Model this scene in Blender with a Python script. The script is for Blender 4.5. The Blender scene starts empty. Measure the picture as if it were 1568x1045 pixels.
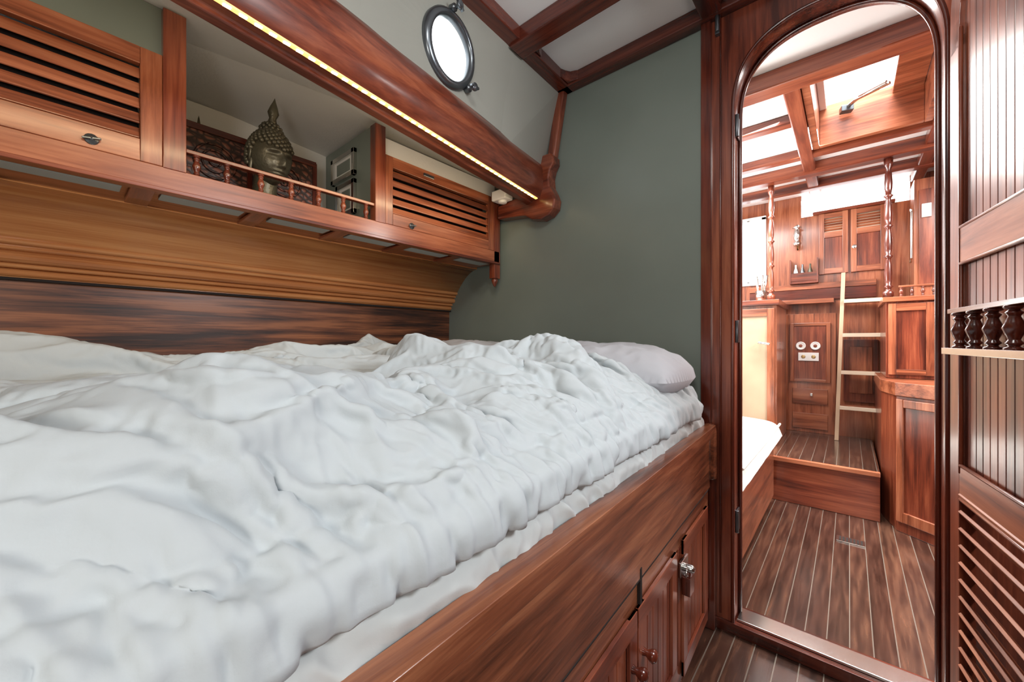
import bpy, bmesh, math, random, time
import numpy as np
from mathutils import Vector, Matrix, noise
random.seed(3)
scene = bpy.context.scene
COL = scene.collection
RX = lambda a: Matrix.Rotation(a, 3, 'X')
RY = lambda a: Matrix.Rotation(a, 3, 'Y')
RZ = lambda a: Matrix.Rotation(a, 3, 'Z')

# ------------------------------------------------------------------ materials
def new_mat(name):
    m = bpy.data.materials.new(name); m.use_nodes = True
    nt = m.node_tree
    return m, nt, nt.nodes['Principled BSDF'], nt.nodes, nt.links

def simple(name, col, rough=.5, metal=0, emit=None, es=0, bump=0, bscale=200, coat=0, var=0):
    m, nt, b, N, L = new_mat(name)
    b.inputs['Base Color'].default_value = (*col, 1)
    b.inputs['Roughness'].default_value = rough
    b.inputs['Metallic'].default_value = metal
    if coat: b.inputs['Coat Weight'].default_value = coat; b.inputs['Coat Roughness'].default_value = .1
    if emit:
        b.inputs['Emission Color'].default_value = (*emit, 1); b.inputs['Emission Strength'].default_value = es
    if bump or var:
        tc = N.new('ShaderNodeTexCoord'); n = N.new('ShaderNodeTexNoise')
        n.inputs['Scale'].default_value = bscale; n.inputs['Detail'].default_value = 4
        L.new(tc.outputs['Object'], n.inputs['Vector'])
        if bump:
            bp = N.new('ShaderNodeBump'); bp.inputs['Strength'].default_value = bump; bp.inputs['Distance'].default_value = .002
            L.new(n.outputs['Fac'], bp.inputs['Height']); L.new(bp.outputs['Normal'], b.inputs['Normal'])
        if var:
            n2 = N.new('ShaderNodeTexNoise'); n2.inputs['Scale'].default_value = 3; n2.inputs['Detail'].default_value = 3
            L.new(tc.outputs['Object'], n2.inputs['Vector'])
            r = N.new('ShaderNodeValToRGB')
            r.color_ramp.elements[0].position = .3; r.color_ramp.elements[1].position = .7
            r.color_ramp.elements[0].color = (*[c*(1-var) for c in col], 1); r.color_ramp.elements[1].color = (*[min(1, c*(1+var)) for c in col], 1)
            L.new(n2.outputs['Fac'], r.inputs['Fac']); L.new(r.outputs['Color'], b.inputs['Base Color'])
    return m

def wood(name, axis, cols, rough=.30, scale=1.0, stretch=14, coat=.5, bump=.25, bands=False):
    """cols = dark, mid, light"""
    m, nt, b, N, L = new_mat(name)
    tc = N.new('ShaderNodeTexCoord'); mp = N.new('ShaderNodeMapping')
    s = [22*scale]*3; s['XYZ'.index(axis)] = 22*scale/stretch
    mp.inputs['Scale'].default_value = s
    L.new(tc.outputs['Object'], mp.inputs['Vector'])
    n1 = N.new('ShaderNodeTexNoise'); n1.inputs['Scale'].default_value = 1; n1.inputs['Detail'].default_value = 7
    n1.inputs['Roughness'].default_value = .62; n1.inputs['Distortion'].default_value = .6 if not bands else .25
    L.new(mp.outputs['Vector'], n1.inputs['Vector'])
    mp2 = N.new('ShaderNodeMapping'); s2 = [160*scale]*3; s2['XYZ'.index(axis)] = 7
    mp2.inputs['Scale'].default_value = s2; L.new(tc.outputs['Object'], mp2.inputs['Vector'])
    n2 = N.new('ShaderNodeTexNoise'); n2.inputs['Scale'].default_value = 1; n2.inputs['Detail'].default_value = 3
    L.new(mp2.outputs['Vector'], n2.inputs['Vector'])
    n3 = N.new('ShaderNodeTexNoise'); n3.inputs['Scale'].default_value = 2.3; n3.inputs['Detail'].default_value = 2
    L.new(tc.outputs['Object'], n3.inputs['Vector'])
    a = N.new('ShaderNodeMath'); a.operation = 'MULTIPLY_ADD'; a.inputs[1].default_value = .28; L.new(n2.outputs['Fac'], a.inputs[0])
    k = N.new('ShaderNodeMath'); k.operation = 'MULTIPLY_ADD'; k.inputs[1].default_value = .45; L.new(n3.outputs['Fac'], k.inputs[0]); k.inputs[2].default_value = -.365
    L.new(k.outputs[0], a.inputs[2])
    ad = N.new('ShaderNodeMath'); ad.operation = 'ADD'; L.new(n1.outputs['Fac'], ad.inputs[0]); L.new(a.outputs[0], ad.inputs[1])
    r = N.new('ShaderNodeValToRGB'); cr = r.color_ramp
    if bands: pos = (.36, .5, .64)
    else: pos = (.32, .5, .70)
    cr.elements[0].position = pos[0]; cr.elements[0].color = (*cols[0], 1)
    cr.elements[1].position = pos[2]; cr.elements[1].color = (*cols[2], 1)
    e = cr.elements.new(pos[1]); e.color = (*cols[1], 1)
    L.new(ad.outputs[0], r.inputs['Fac']); L.new(r.outputs['Color'], b.inputs['Base Color'])
    bp = N.new('ShaderNodeBump'); bp.inputs['Strength'].default_value = bump; bp.inputs['Distance'].default_value = .0012
    L.new(ad.outputs[0], bp.inputs['Height']); L.new(bp.outputs['Normal'], b.inputs['Normal'])
    b.inputs['Roughness'].default_value = rough
    b.inputs['Coat Weight'].default_value = coat; b.inputs['Coat Roughness'].default_value = .16
    return m

RED = ((.058, .011, .006), (.175, .036, .016), (.32, .088, .040))
ORG = ((.115, .029, .013), (.30, .088, .039), (.46, .168, .082))
DRK = ((.03, .006, .004), (.095, .017, .009), (.17, .036, .018))
mRX, mRY, mRZ = [wood('mahogany_red_'+a, a, RED) for a in 'XYZ']
mOX, mOY, mOZ = [wood('mahogany_orange_'+a, a, ORG) for a in 'XYZ']
mDX, mDY, mDZ = [wood('mahogany_dark_'+a, a, DRK, rough=.22) for a in 'XYZ']
mBunk = wood('bunk_rail_wood', 'Y', ((.055, .016, .008), (.19, .056, .025), (.35, .13, .060)), rough=.3, bump=.9, scale=1.3)
mCove = wood('cove_teak', 'Y', ((.38, .125, .038), (.52, .20, .066), (.64, .29, .105)), rough=.24, stretch=34, scale=1.6, bump=.12)
mWal = wood('walnut_panel', 'Y', ((.026, .0095, .006), (.125, .040, .017), (.29, .105, .043)), rough=.36, stretch=18, scale=1.5, bands=True, coat=.15)
mGreen = simple('green_paint', (.186, .220, .194), .34, bump=.08, bscale=60, var=.06)
mOlive = simple('trunk_side_paint', (.30, .30, .265), .45, bump=.08, bscale=60, var=.06)
mWhite = simple('white_ceiling_paint', (.84, .84, .83), .5, bump=.15, bscale=90, var=.03)
mDeck = simple('underdeck_paint', (.62, .625, .62), .6, bump=.5, bscale=110, var=.08)
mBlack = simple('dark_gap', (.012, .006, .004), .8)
mMetal = simple('stainless_steel', (.62, .62, .6), .22, 1)
mDkMetal = simple('dark_chrome', (.15, .165, .18), .28, .85)
mBrass = simple('brass', (.55, .4, .2), .3, 1)
mPlas = simple('white_plastic', (.8, .8, .78), .35)
mBronze = simple('bronze_patina', (.095, .085, .058), .38, .5, bump=.6, bscale=120, var=.5)
mPale = simple('pale_locker_lining', (.42, .47, .45), .6)
mLED = simple('led_strip_glow', (.9, .6, .2), .5, emit=(1, .58, .16), es=1.6)
mDot = simple('led_chip', (1, .9, .6), .5, emit=(1, .80, .45), es=14)
mLight = simple('ladder_nosing', (.62, .50, .38), .4)
mStep = simple('weathered_teak', (.50, .36, .24), .5, var=.2, bump=.2)

def floor_mat():
    m, nt, b, N, L = new_mat('teak_holly_planks')
    tc = N.new('ShaderNodeTexCoord'); sp = N.new('ShaderNodeSeparateXYZ'); L.new(tc.outputs['Object'], sp.inputs[0])
    def mth(op, a, v=None, b2=None):
        n = N.new('ShaderNodeMath'); n.operation = op
        L.new(a, n.inputs[0])
        if b2 is not None: L.new(b2, n.inputs[1])
        elif v is not None: n.inputs[1].default_value = v
        return n.outputs[0]
    d = mth('DIVIDE', sp.outputs['X'], .054)
    fl = mth('FLOOR', d); fr = mth('FRACT', d)
    c = mth('LESS_THAN', fr, .055)
    wn = N.new('ShaderNodeTexWhiteNoise'); wn.noise_dimensions = '1D'; L.new(fl, wn.inputs['W'])
    cx = N.new('ShaderNodeCombineXYZ')
    L.new(mth('MULTIPLY', sp.outputs['X'], 60), cx.inputs['X'])
    ym = mth('MULTIPLY', sp.outputs['Y'], 5); ya = mth('ADD', ym, b2=mth('MULTIPLY', wn.outputs['Value'], 40)); L.new(ya, cx.inputs['Y'])
    n1 = N.new('ShaderNodeTexNoise'); n1.inputs['Scale'].default_value = 1; n1.inputs['Detail'].default_value = 6; L.new(cx.outputs[0], n1.inputs['Vector'])
    v = mth('ADD', n1.outputs['Fac'], b2=mth('MULTIPLY', wn.outputs['Value'], .22))
    r = N.new('ShaderNodeValToRGB'); cr = r.color_ramp
    cr.elements[0].position = .38; cr.elements[0].color = (.022, .010, .007, 1)
    cr.elements[1].position = .90; cr.elements[1].color = (.15, .070, .042, 1)
    e = cr.elements.new(.6); e.color = (.056, .025, .017, 1)
    L.new(v, r.inputs['Fac'])
    mx = N.new('ShaderNodeMix'); mx.data_type = 'RGBA'
    L.new(c, mx.inputs['Factor']); L.new(r.outputs['Color'], mx.inputs['A']); mx.inputs['B'].default_value = (.17, .145, .12, 1)
    L.new(mx.outputs['Result'], b.inputs['Base Color'])
    b.inputs['Roughness'].default_value = .2
    b.inputs['Coat Weight'].default_value = .8; b.inputs['Coat Roughness'].default_value = .18
    bp = N.new('ShaderNodeBump'); bp.inputs['Strength'].default_value = .5; bp.inputs['Distance'].default_value = .002
    h = mth('SUBTRACT', mth('MULTIPLY', n1.outputs['Fac'], .5), b2=c)
    L.new(h, bp.inputs['Height']); L.new(bp.outputs['Normal'], b.inputs['Normal'])
    return m
mFloor = floor_mat()

def fabric(name, col, sc=1, bs=.14):
    m, nt, b, N, L = new_mat(name)
    b.inputs['Roughness'].default_value = .9
    tc = N.new('ShaderNodeTexCoord')
    n = N.new('ShaderNodeTexNoise'); n.inputs['Scale'].default_value = 60*sc; n.inputs['Detail'].default_value = 5; n.inputs['Distortion'].default_value = .2
    L.new(tc.outputs['Object'], n.inputs['Vector'])
    n2 = N.new('ShaderNodeTexNoise'); n2.inputs['Scale'].default_value = 700; n2.inputs['Detail'].default_value = 2
    L.new(tc.outputs['Object'], n2.inputs['Vector'])
    a = N.new('ShaderNodeMath'); a.operation = 'MULTIPLY_ADD'; a.inputs[1].default_value = .10
    L.new(n2.outputs['Fac'], a.inputs[0]); L.new(n.outputs['Fac'], a.inputs[2])
    bp = N.new('ShaderNodeBump'); bp.inputs['Strength'].default_value = bs; bp.inputs['Distance'].default_value = .005
    L.new(a.outputs[0], bp.inputs['Height']); L.new(bp.outputs['Normal'], b.inputs['Normal'])
    b.inputs['Base Color'].default_value = (*col, 1)
    return m
mDuvet = fabric('duvet_cotton', (.475, .515, .535))
mPillow = fabric('pillow_cotton', (.50, .51, .55))
mSheet = fabric('sheet_cotton', (.48, .505, .505))
mCush = fabric('cushion_fabric', (.75, .74, .70))

def carved_mat():
    m, nt, b, N, L = new_mat('carved_relief')
    tc = N.new('ShaderNodeTexCoord')
    v = N.new('ShaderNodeTexVoronoi'); v.inputs['Scale'].default_value = 42; v.feature = 'DISTANCE_TO_EDGE'
    L.new(tc.outputs['Object'], v.inputs['Vector'])
    w = N.new('ShaderNodeTexWave'); w.wave_type = 'RINGS'; w.inputs['Scale'].default_value = 14; w.inputs['Distortion'].default_value = 6
    L.new(tc.outputs['Object'], w.inputs['Vector'])
    a = N.new('ShaderNodeMath'); a.operation = 'MULTIPLY'; L.new(v.outputs['Distance'], a.inputs[0]); L.new(w.outputs['Fac'], a.inputs[1])
    r = N.new('ShaderNodeValToRGB'); r.color_ramp.elements[0].position = .02; r.color_ramp.elements[0].color = (.035, .015, .012, 1)
    r.color_ramp.elements[1].position = .18; r.color_ramp.elements[1].color = (.28, .10, .065, 1)
    L.new(a.outputs[0], r.inputs['Fac']); L.new(r.outputs['Color'], b.inputs['Base Color'])
    bp = N.new('ShaderNodeBump'); bp.inputs['Strength'].default_value = 1; bp.inputs['Distance'].default_value = .006
    L.new(a.outputs[0], bp.inputs['Height']); L.new(bp.outputs['Normal'], b.inputs['Normal'])
    b.inputs['Roughness'].default_value = .5
    return m
mCarved = carved_mat()

# ------------------------------------------------------------------ builder
class B:
    def __init__(s, name, M=None):
        s.name = name; s.bm = bmesh.new(); s.mats = []; s.M = M
    def mi(s, m):
        if m not in s.mats: s.mats.append(m)
        return s.mats.index(m)
    def face(s, vs, m, smooth=False):
        try: f = s.bm.faces.new(vs)
        except ValueError: return None
        f.material_index = s.mi(m); f.smooth = smooth; return f
    def hexa(s, p, m):
        v = [s.bm.verts.new(q) for q in p]
        for idx in ((0,3,2,1),(4,5,6,7),(0,1,5,4),(1,2,6,5),(2,3,7,6),(3,0,4,7)):
            s.face([v[i] for i in idx], m)
    def box(s, x0, x1, y0, y1, z0, z1, m):
        s.hexa([(x0,y0,z0),(x1,y0,z0),(x1,y1,z0),(x0,y1,z0),(x0,y0,z1),(x1,y0,z1),(x1,y1,z1),(x0,y1,z1)], m)
    def obox(s, c, size, R, m):
        c = Vector(c); p = []
        for z in (-.5,.5):
            for x, y in ((-.5,-.5),(.5,-.5),(.5,.5),(-.5,.5)):
                p.append(c + R @ Vector((x*size[0], y*size[1], z*size[2])))
        s.hexa(p, m)
    def prism(s, pts, fn, a0, a1, m, smooth=False):
        v0 = [s.bm.verts.new(fn(p, a0)) for p in pts]; v1 = [s.bm.verts.new(fn(p, a1)) for p in pts]
        n = len(pts)
        s.face(v0[::-1], m); s.face(v1, m)
        for i in range(n): s.face([v0[i], v0[(i+1) % n], v1[(i+1) % n], v1[i]], m, smooth)
    def lathe(s, prof, c, m, R=None, n=20, smooth=True):
        R = R or Matrix.Identity(3); c = Vector(c); rings = []
        for r, h in prof:
            if r < 1e-6: rings.append([s.bm.verts.new(c + R @ Vector((0,0,h)))])
            else: rings.append([s.bm.verts.new(c + R @ Vector((r*math.cos(2*math.pi*i/n), r*math.sin(2*math.pi*i/n), h))) for i in range(n)])
        for a, b in zip(rings, rings[1:]):
            for i in range(n):
                j = (i+1) % n
                if len(a) == 1 and len(b) == 1: continue
                if len(a) == 1: s.face([a[0], b[i], b[j]], m, smooth)
                elif len(b) == 1: s.face([a[i], a[j], b[0]], m, smooth)
                else: s.face([a[i], a[j], b[j], b[i]], m, smooth)
        if len(rings[0]) > 1: s.face(rings[0][::-1], m)
        if len(rings[-1]) > 1: s.face(rings[-1], m)
    def tube(s, path, r, m, n=10, closed=False):
        P = [Vector(p) for p in path]; rings = []
        for i, p in enumerate(P):
            if closed: t = P[(i+1) % len(P)] - P[i-1]
            else: t = P[min(i+1, len(P)-1)] - P[max(i-1, 0)]
            t.normalize()
            up = Vector((0,1,0)) if abs(t.y) < .9 else Vector((0,0,1))
            a = t.cross(up).normalized(); b = t.cross(a)
            rr = r[i] if isinstance(r, (list, tuple)) else r
            rings.append([s.bm.verts.new(p + a*rr*math.cos(2*math.pi*k/n) + b*rr*math.sin(2*math.pi*k/n)) for k in range(n)])
        prs = list(zip(rings, rings[1:]))
        if closed: prs.append((rings[-1], rings[0]))
        for a, b in prs:
            for k in range(n): s.face([a[k], a[(k+1) % n], b[(k+1) % n], b[k]], m, True)
        if not closed: s.face(rings[0][::-1], m); s.face(rings[-1], m)
    def grid(s, fn, nu, nv, m):
        V = [[s.bm.verts.new(fn(i/nu, j/nv)) for j in range(nv+1)] for i in range(nu+1)]
        for i in range(nu):
            for j in range(nv): s.face([V[i][j], V[i][j+1], V[i+1][j+1], V[i+1][j]], m, True)
    def ball(s, c, r, m, n=10, R=None, sc=(1,1,1)):
        R = R or Matrix.Identity(3)
        prof = [(math.sin(math.pi*i/n), -math.cos(math.pi*i/n)) for i in range(n+1)]
        D = Matrix.Diagonal(Vector((r*sc[0], r*sc[1], r*sc[2])))
        s.lathe([(p if 0 < i < n else (0, p[1])) for i, p in enumerate(prof)], c, m, R=R @ D, n=max(8, n))
    def done(s, bevel=.0025, seg=2, normals=True):
        if normals: bmesh.ops.recalc_face_normals(s.bm, faces=s.bm.faces)
        me = bpy.data.meshes.new(s.name); s.bm.to_mesh(me); s.bm.free()
        for m in s.mats: me.materials.append(m)
        o = bpy.data.objects.new(s.name, me); COL.objects.link(o)
        if s.M is not None: o.matrix_world = s.M
        if bevel:
            md = o.modifiers.new('bevel', 'BEVEL'); md.width = bevel; md.segments = seg; md.limit_method = 'ANGLE'; md.angle_limit = math.radians(50)
            md.use_clamp_overlap = True
        return o

def spindle_prof(h, r):
    return [(r*.9,0),(r*.9,h*.06),(r*.45,h*.10),(r*.8,h*.16),(r*.5,h*.24),(r*.75,h*.36),(r*1.0,h*.50),(r*.75,h*.64),(r*.5,h*.76),(r*.8,h*.84),(r*.45,h*.90),(r*.9,h*.94),(r*.9,h)]

YB = 1.40
HC = .92
bx = lambda y: -.813 - .139*y
tx = lambda y: -.862 - .035*y
rl = lambda y: -.272 - .042*y
nz = lambda x, y, z=0: noise.noise(Vector((x, y, z)))
def ridge(x, y, z=0): return 1-min(1, abs(nz(x, y, z))*2.4)
def ss(a, b, x):
    t = max(0, min(1, (x-a)/(b-a))); return t*t*(3-2*t)
def cat(pts, t):
    n = len(pts)-1; f = t*n; i = min(int(f), n-1); f -= i
    p0, p1, p2, p3 = pts[max(i-1,0)], pts[i], pts[i+1], pts[min(i+2,n)]
    return tuple(.5*((2*p1[k]) + (-p0[k]+p2[k])*f + (2*p0[k]-5*p1[k]+4*p2[k]-p3[k])*f*f + (-p0[k]+3*p1[k]-3*p2[k]+p3[k])*f**3) for k in (0,1))

# ------------------------------------------------------------------ DUVET
# padded form + hand-laid fold strokes, settled briefly as cloth, then refined with fine creases
dp = [(-1.65,.80),(-1.60,.840),(-1.48,.850),(-1.30,.838),(-1.10,.822),(-.95,.815),(-.80,.816),(-.65,.818),(-.54,.810),(-.46,.793),(-.40,.770),(-.355,.746),(-.322,.722),(-.306,.706),(-.312,.697),(-.345,.692)]
_s = [0]; _pp = [cat(dp, i/300) for i in range(301)]
for a, b in zip(_pp, _pp[1:]): _s.append(_s[-1] + math.hypot(b[0]-a[0], b[1]-a[1]))
LEN = _s[-1]
def arc(v):
    L_ = v*LEN; lo, hi = 0, 300
    while hi-lo > 1:
        m_ = (lo+hi)//2
        if _s[m_] <= L_: lo = m_
        else: hi = m_
    f = (L_-_s[lo])/max(1e-9, _s[hi]-_s[lo])
    return (_pp[lo][0]*(1-f)+_pp[hi][0]*f, _pp[lo][1]*(1-f)+_pp[hi][1]*f)
DY0, DY1 = -.80, 1.30
YL = DY1-DY0
def dbase(u, v, off=0):
    Y = DY0 + YL*u
    X, Z = arc(v)
    X2, Z2 = arc(min(1, v+.01)); X1, Z1 = arc(max(0, v-.01))
    a, b = X2-X1, Z2-Z1; l = math.hypot(a, b) or 1
    nx, nn = -b/l, a/l
    top = ss(-.34, -.50, X)*ss(-1.64, -1.5, X)
    h = .040*nz(Y*2.1+.7, X*2.3, 1.3) + .038*nz(Y*4.6+3, X*4.2, 5.1) + .020*nz(Y*9, X*8, 2.2)
    h *= top*.75+.25
    end = ss(1.15, 1.29, Y)
    Z -= end*(.06+.03*ss(-.80, -.40, X))*top
    Z += .026*math.exp(-((Y-.60)/.26)**2-((X+.62)/.17)**2) + .026*math.exp(-((Y-1.0)/.17)**2-((X+.62)/.3)**2) + .022*math.exp(-((Y-1.0)/.17)**2-((X+1.25)/.3)**2)
    Z -= .034*math.exp(-((Y-.40)/.09)**2-((X+.82)/.2)**2)
    X += -.042*Y*ss(-1.2,-.4,X)
    return Vector((X + nx*(h+off), Y, max(Z + nn*(h+off), .690)))

def strokes(nu, nv, specs, seed):
    """height field of individual fold strokes on a (nu+1)x(nv+1) grid, metres"""
    rg = np.random.RandomState(seed)
    yy = np.linspace(0, YL, nu+1)[:, None]*np.ones((1, nv+1)); sv = np.ones((nu+1, 1))*np.linspace(0, LEN, nv+1)[None, :]
    H = np.zeros((nu+1, nv+1))
    for (cnt, L0, L1, w0, w1, a0, a1, vmin, vmax) in specs:
        for _ in range(cnt):
            y0 = rg.uniform(0, YL); s0 = rg.uniform(vmin, vmax)*LEN
            front = min(1, max(0, (s0/LEN-.50)/.25))
            base = front*math.radians(32) + (1-front)*math.radians(72)
            ang_ = base + 1.2*nz(y0*2.3, s0*2.3, 7) + rg.normal(0, .20)
            Ls = rg.uniform(L0, L1); w = rg.uniform(w0, w1); A = rg.uniform(a0, a1)
            kap = rg.normal(0, 1.1)/max(.1, Ls)*.5
            calm = rg.rand(); sg = 1 if rg.rand() > .5 else -1
            # the near part of the duvet lies calmer than the rucked-up foot
            if w < .036 and DY0+y0 < .30 and s0/LEN < .90 and calm > .42: continue
            R = Ls*.75 + w*3
            i0, i1 = max(0, int((y0-R)/YL*nu)), min(nu+1, int((y0+R)/YL*nu)+2)
            j0, j1 = max(0, int((s0-R)/LEN*nv)), min(nv+1, int((s0+R)/LEN*nv)+2)
            if i1 <= i0 or j1 <= j0: continue
            dy = yy[i0:i1, j0:j1]-y0; ds = sv[i0:i1, j0:j1]-s0
            ca, sa = math.cos(ang_), math.sin(ang_)
            p = ds*ca + dy*sa; q = -ds*sa + dy*ca - kap*p*p
            env = np.exp(-(np.abs(p)/(Ls*.5))**3)
            wl = w*(.55+.45*env)
            t = q/wl*sg
            f = np.where(t > 0, np.exp(-(t/.55)**2), np.exp(-(t/1.25)**2)) - .38*np.exp(-((t-1.35)/.6)**2)
            H[i0:i1, j0:j1] += A*env*f
    return H

t0 = time.time()
NU, NV = 210, 170
big = strokes(NU, NV, [(40, .28, .70, .045, .085, .020, .042, .0, .95), (110, .12, .32, .018, .034, .006, .016, .0, .97), (120, .12, .28, .013, .024, .006, .013, .60, .97)], 11)
big = np.clip(big, -.020, .052)
fade = np.array([min(1, ss(0, .05, j/NV)) * (1 if j/NV < .86 else 1-.75*ss(.88, .955, j/NV)) for j in range(NV+1)])[None, :]
big = big*fade
o = B('duvet_form'); o.grid(lambda u, v: dbase(u, v, 0), 140, 110, mDuvet); form = o.done(0, normals=False)
o = B('duvet'); o.grid(lambda u, v: dbase(u, v, .020 + big[int(round(u*NU)), int(round(v*NV))]), NU, NV, mDuvet); duvet = o.done(0, normals=False)
P0 = np.empty((NU+1)*(NV+1)*3); duvet.data.vertices.foreach_get('co', P0)
try:
    form.modifiers.new('Collision', 'COLLISION')
    form.collision.thickness_outer = .004; form.collision.thickness_inner = .05; form.collision.cloth_friction = 20
    form.collision.use_culling = False; form.collision.use_normal = False
    vg = duvet.vertex_groups.new(name='pin')
    for i in range(NU+1):
        for j in range(NV+1):
            v = j/NV; k = i*(NV+1)+j
            if abs(v-.955) < .004 or j == 0 or j == NV: vg.add([k], 1, 'ADD')
    cm = duvet.modifiers.new('Cloth', 'CLOTH'); cs = cm.settings
    cs.quality = 5; cs.mass = .2; cs.air_damping = 3
    cs.tension_stiffness = 20; cs.compression_stiffness = 20; cs.shear_stiffness = 5; cs.bending_stiffness = .3
    cs.tension_damping = 8; cs.compression_damping = 8; cs.shear_damping = 8; cs.bending_damping = .5
    cs.vertex_group_mass = 'pin'; cs.pin_stiffness = 1
    cs.shrink_min = -.05; cs.shrink_max = -.05
    cs.effector_weights.gravity = .18
    cm.collision_settings.distance_min = .004; cm.collision_settings.use_self_collision = False
    cm.point_cache.frame_start = 1; cm.point_cache.frame_end = 60
    scene.frame_start = 1; scene.frame_end = 60
    for f in range(1, 15):
        scene.frame_set(f)
        if time.time()-t0 > 90: break
    dg = bpy.context.evaluated_depsgraph_get()
    ev = duvet.evaluated_get(dg).data
    P1 = np.empty((NU+1)*(NV+1)*3); ev.vertices.foreach_get('co', P1)
    if not np.isfinite(P1).all() or np.abs(P1).max() > 3: P1 = P0
    scene.frame_set(1)
except Exception as ex:
    print('CLOTH FAILED', ex); P1 = P0
bpy.data.objects.remove(form, do_unlink=True); bpy.data.objects.remove(duvet, do_unlink=True)
P = P1.reshape(NU+1, NV+1, 3)
def up(A, k, axis):
    A = np.moveaxis(A, axis, 0); n = A.shape[0]
    t = np.linspace(0, n-1, (n-1)*k+1); i = np.minimum(t.astype(int), n-2); f = (t-i)[:, None, None]
    g = lambda j: A[np.clip(j, 0, n-1)]
    p0, p1, p2, p3 = g(i-1), g(i), g(i+1), g(i+2)
    R = .5*(2*p1 + (-p0+p2)*f + (2*p0-5*p1+4*p2-p3)*f*f + (-p0+3*p1-3*p2+p3)*f**3)
    return np.moveaxis(R, 0, axis)
K_ = 3
P = up(up(P, K_, 0), K_, 1)
nu, nv = P.shape[0]-1, P.shape[1]-1
du = np.gradient(P, axis=0); dv = np.gradient(P, axis=1)
Nn = np.cross(dv, du); Nn /= np.maximum(1e-9, np.linalg.norm(Nn, axis=2, keepdims=True))
if Nn[nu//2, nv//2, 2] < 0: Nn = -Nn
fine = strokes(nu, nv, [(520, .06, .18, .007, .013, .0012, .0034, .0, .99), (700, .03, .09, .0035, .006, .0004, .0012, .3, 1.0), (520, .04, .11, .006, .010, .002, .005, .76, .97)], 5)
fine = np.clip(fine, -.003, .007)
vv = np.linspace(0, 1, nv+1)
seam = np.exp(-((vv-.925)/.0035)**2)*.0035
P = P + Nn*(fine - seam[None, :])[:, :, None]
P[:, :, 2] = np.maximum(P[:, :, 2], .688)
me = bpy.data.meshes.new('duvet')
idx = np.arange((nu+1)*(nv+1)).reshape(nu+1, nv+1)
F = np.stack([idx[:-1, :-1], idx[:-1, 1:], idx[1:, 1:], idx[1:, :-1]], -1).reshape(-1, 4)
me.vertices.add(P.shape[0]*P.shape[1]); me.vertices.foreach_set('co', P.astype(np.float32).ravel())
me.loops.add(F.size); me.loops.foreach_set('vertex_index', F.ravel().astype(np.int32))
me.polygons.add(len(F)); me.polygons.foreach_set('loop_start', np.arange(0, F.size, 4, dtype=np.int32))
me.update(calc_edges=True); me.validate()
me.polygons.foreach_set('use_smooth', np.ones(len(me.polygons), dtype=bool))
me.materials.append(mDuvet)
duvet = bpy.data.objects.new('duvet', me); COL.objects.link(duvet)

# ------------------------------------------------------------------ shell
o = B('floor'); o.box(-1.75, 1.70, -1.05, 3.75, -.05, 0, mFloor); o.done(0)
o = B('wall_rear'); o.box(-1.75, .95, -1.10, -1.05, 0, 2.0, mOlive); o.done(0)
o = B('wall_right'); o.box(.95, 1.0, -1.05, YB, 0, 2.0, mRZ); o.done(0)
o = B('wall_salon_right'); o.box(1.65, 1.70, YB+.08, 3.75, 0, 2.0, mOZ); o.done(0)
o = B('wall_salon_left'); o.box(-1.75, -1.70, YB+.08, 3.75, 0, 2.0, mWhite); o.done(0)
o = B('wall_left'); o.box(-1.80, -1.75, -1.05, YB, 0, 1.74, mGreen); o.done(0)

o = B('wall_bulkhead'); o.box(-1.75, -.345, YB, YB+.06, 0, 2.0, mGreen); o.done(0)
ox0, ox1, zs, zt = -.272, .174, 1.63, 1.865
xc, hw = (ox0+ox1)/2, (ox1-ox0)/2
arch = [(ox0, 0), (ox0, .8), (ox0, 1.4)]
for i in range(41):
    t = math.pi*(1 - i/40)
    c, s_ = math.cos(t), math.sin(t)
    e = 2/2.5
    arch.append((xc + hw*math.copysign(abs(c)**e, c), zs + (zt-zs)*abs(s_)**e))
arch += [(ox1, 1.4), (ox1, .8), (ox1, 0)]
OX0, OX1, OZ = -.345, .215, 2.0
def outer(p):
    x, z = p
    if z <= zs+1e-4: return (OX0 if x < xc else OX1, z)
    dx, dz = x-xc, z-(zs-.2)
    tt = min((OZ-(zs-.2))/dz if dz > 0 else 9, ((OX1-xc)/dx if dx > 0 else (OX0-xc)/dx) if abs(dx) > 1e-6 else 9)
    return (xc+dx*tt, zs-.2+dz*tt)
o = B('trim_door_surround')
bm = o.bm
y0, y1 = YB-.012, YB+.08
F = [[bm.verts.new((p[0], y, p[1])) for p in arch] for y in (y0, y1)]
G = [[bm.verts.new((outer(p)[0], y, outer(p)[1])) for p in arch] for y in (y0, y1)]
n = len(arch)
for i in range(n-1):
    o.face([F[0][i], F[0][i+1], G[0][i+1], G[0][i]], mRZ)
    o.face([F[1][i], G[1][i], G[1][i+1], F[1][i+1]], mRZ)
    o.face([F[0][i], F[1][i], F[1][i+1], F[0][i+1]], mDZ, True)
    o.face([G[0][i], G[0][i+1], G[1][i+1], G[1][i]], mRZ)
o.box(-.368, -.338, YB-.025, YB+.01, 0, 2.0, mDZ)
o.box(OX1-.002, .95, YB, YB+.08, 0, 2.0, mRZ)
o.tube([(p[0]-.005 if p[0] < xc else p[0]+.005, YB-.013, p[1]+(.005 if p[1] > zs else 0)) for p in arch], .006, mDZ)
o.tube([(p[0]+(.004 if p[0] < xc else -.004), YB+.05, p[1]-(.004 if p[1] > zs else 0)) for p in arch], .006, mDZ)
o.tube([(ox0-.040, YB-.014, .05), (ox0-.040, YB-.014, 1.98)], .003, mDZ)
o.box(OX0+.004, ox1+.04, YB-.02, YB+.09, 0, .035, mDX)
o.box(ox0+.004, ox1-.004, YB+.0, YB+.07, .035, .043, mMetal)
o.done(.0015)
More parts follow.
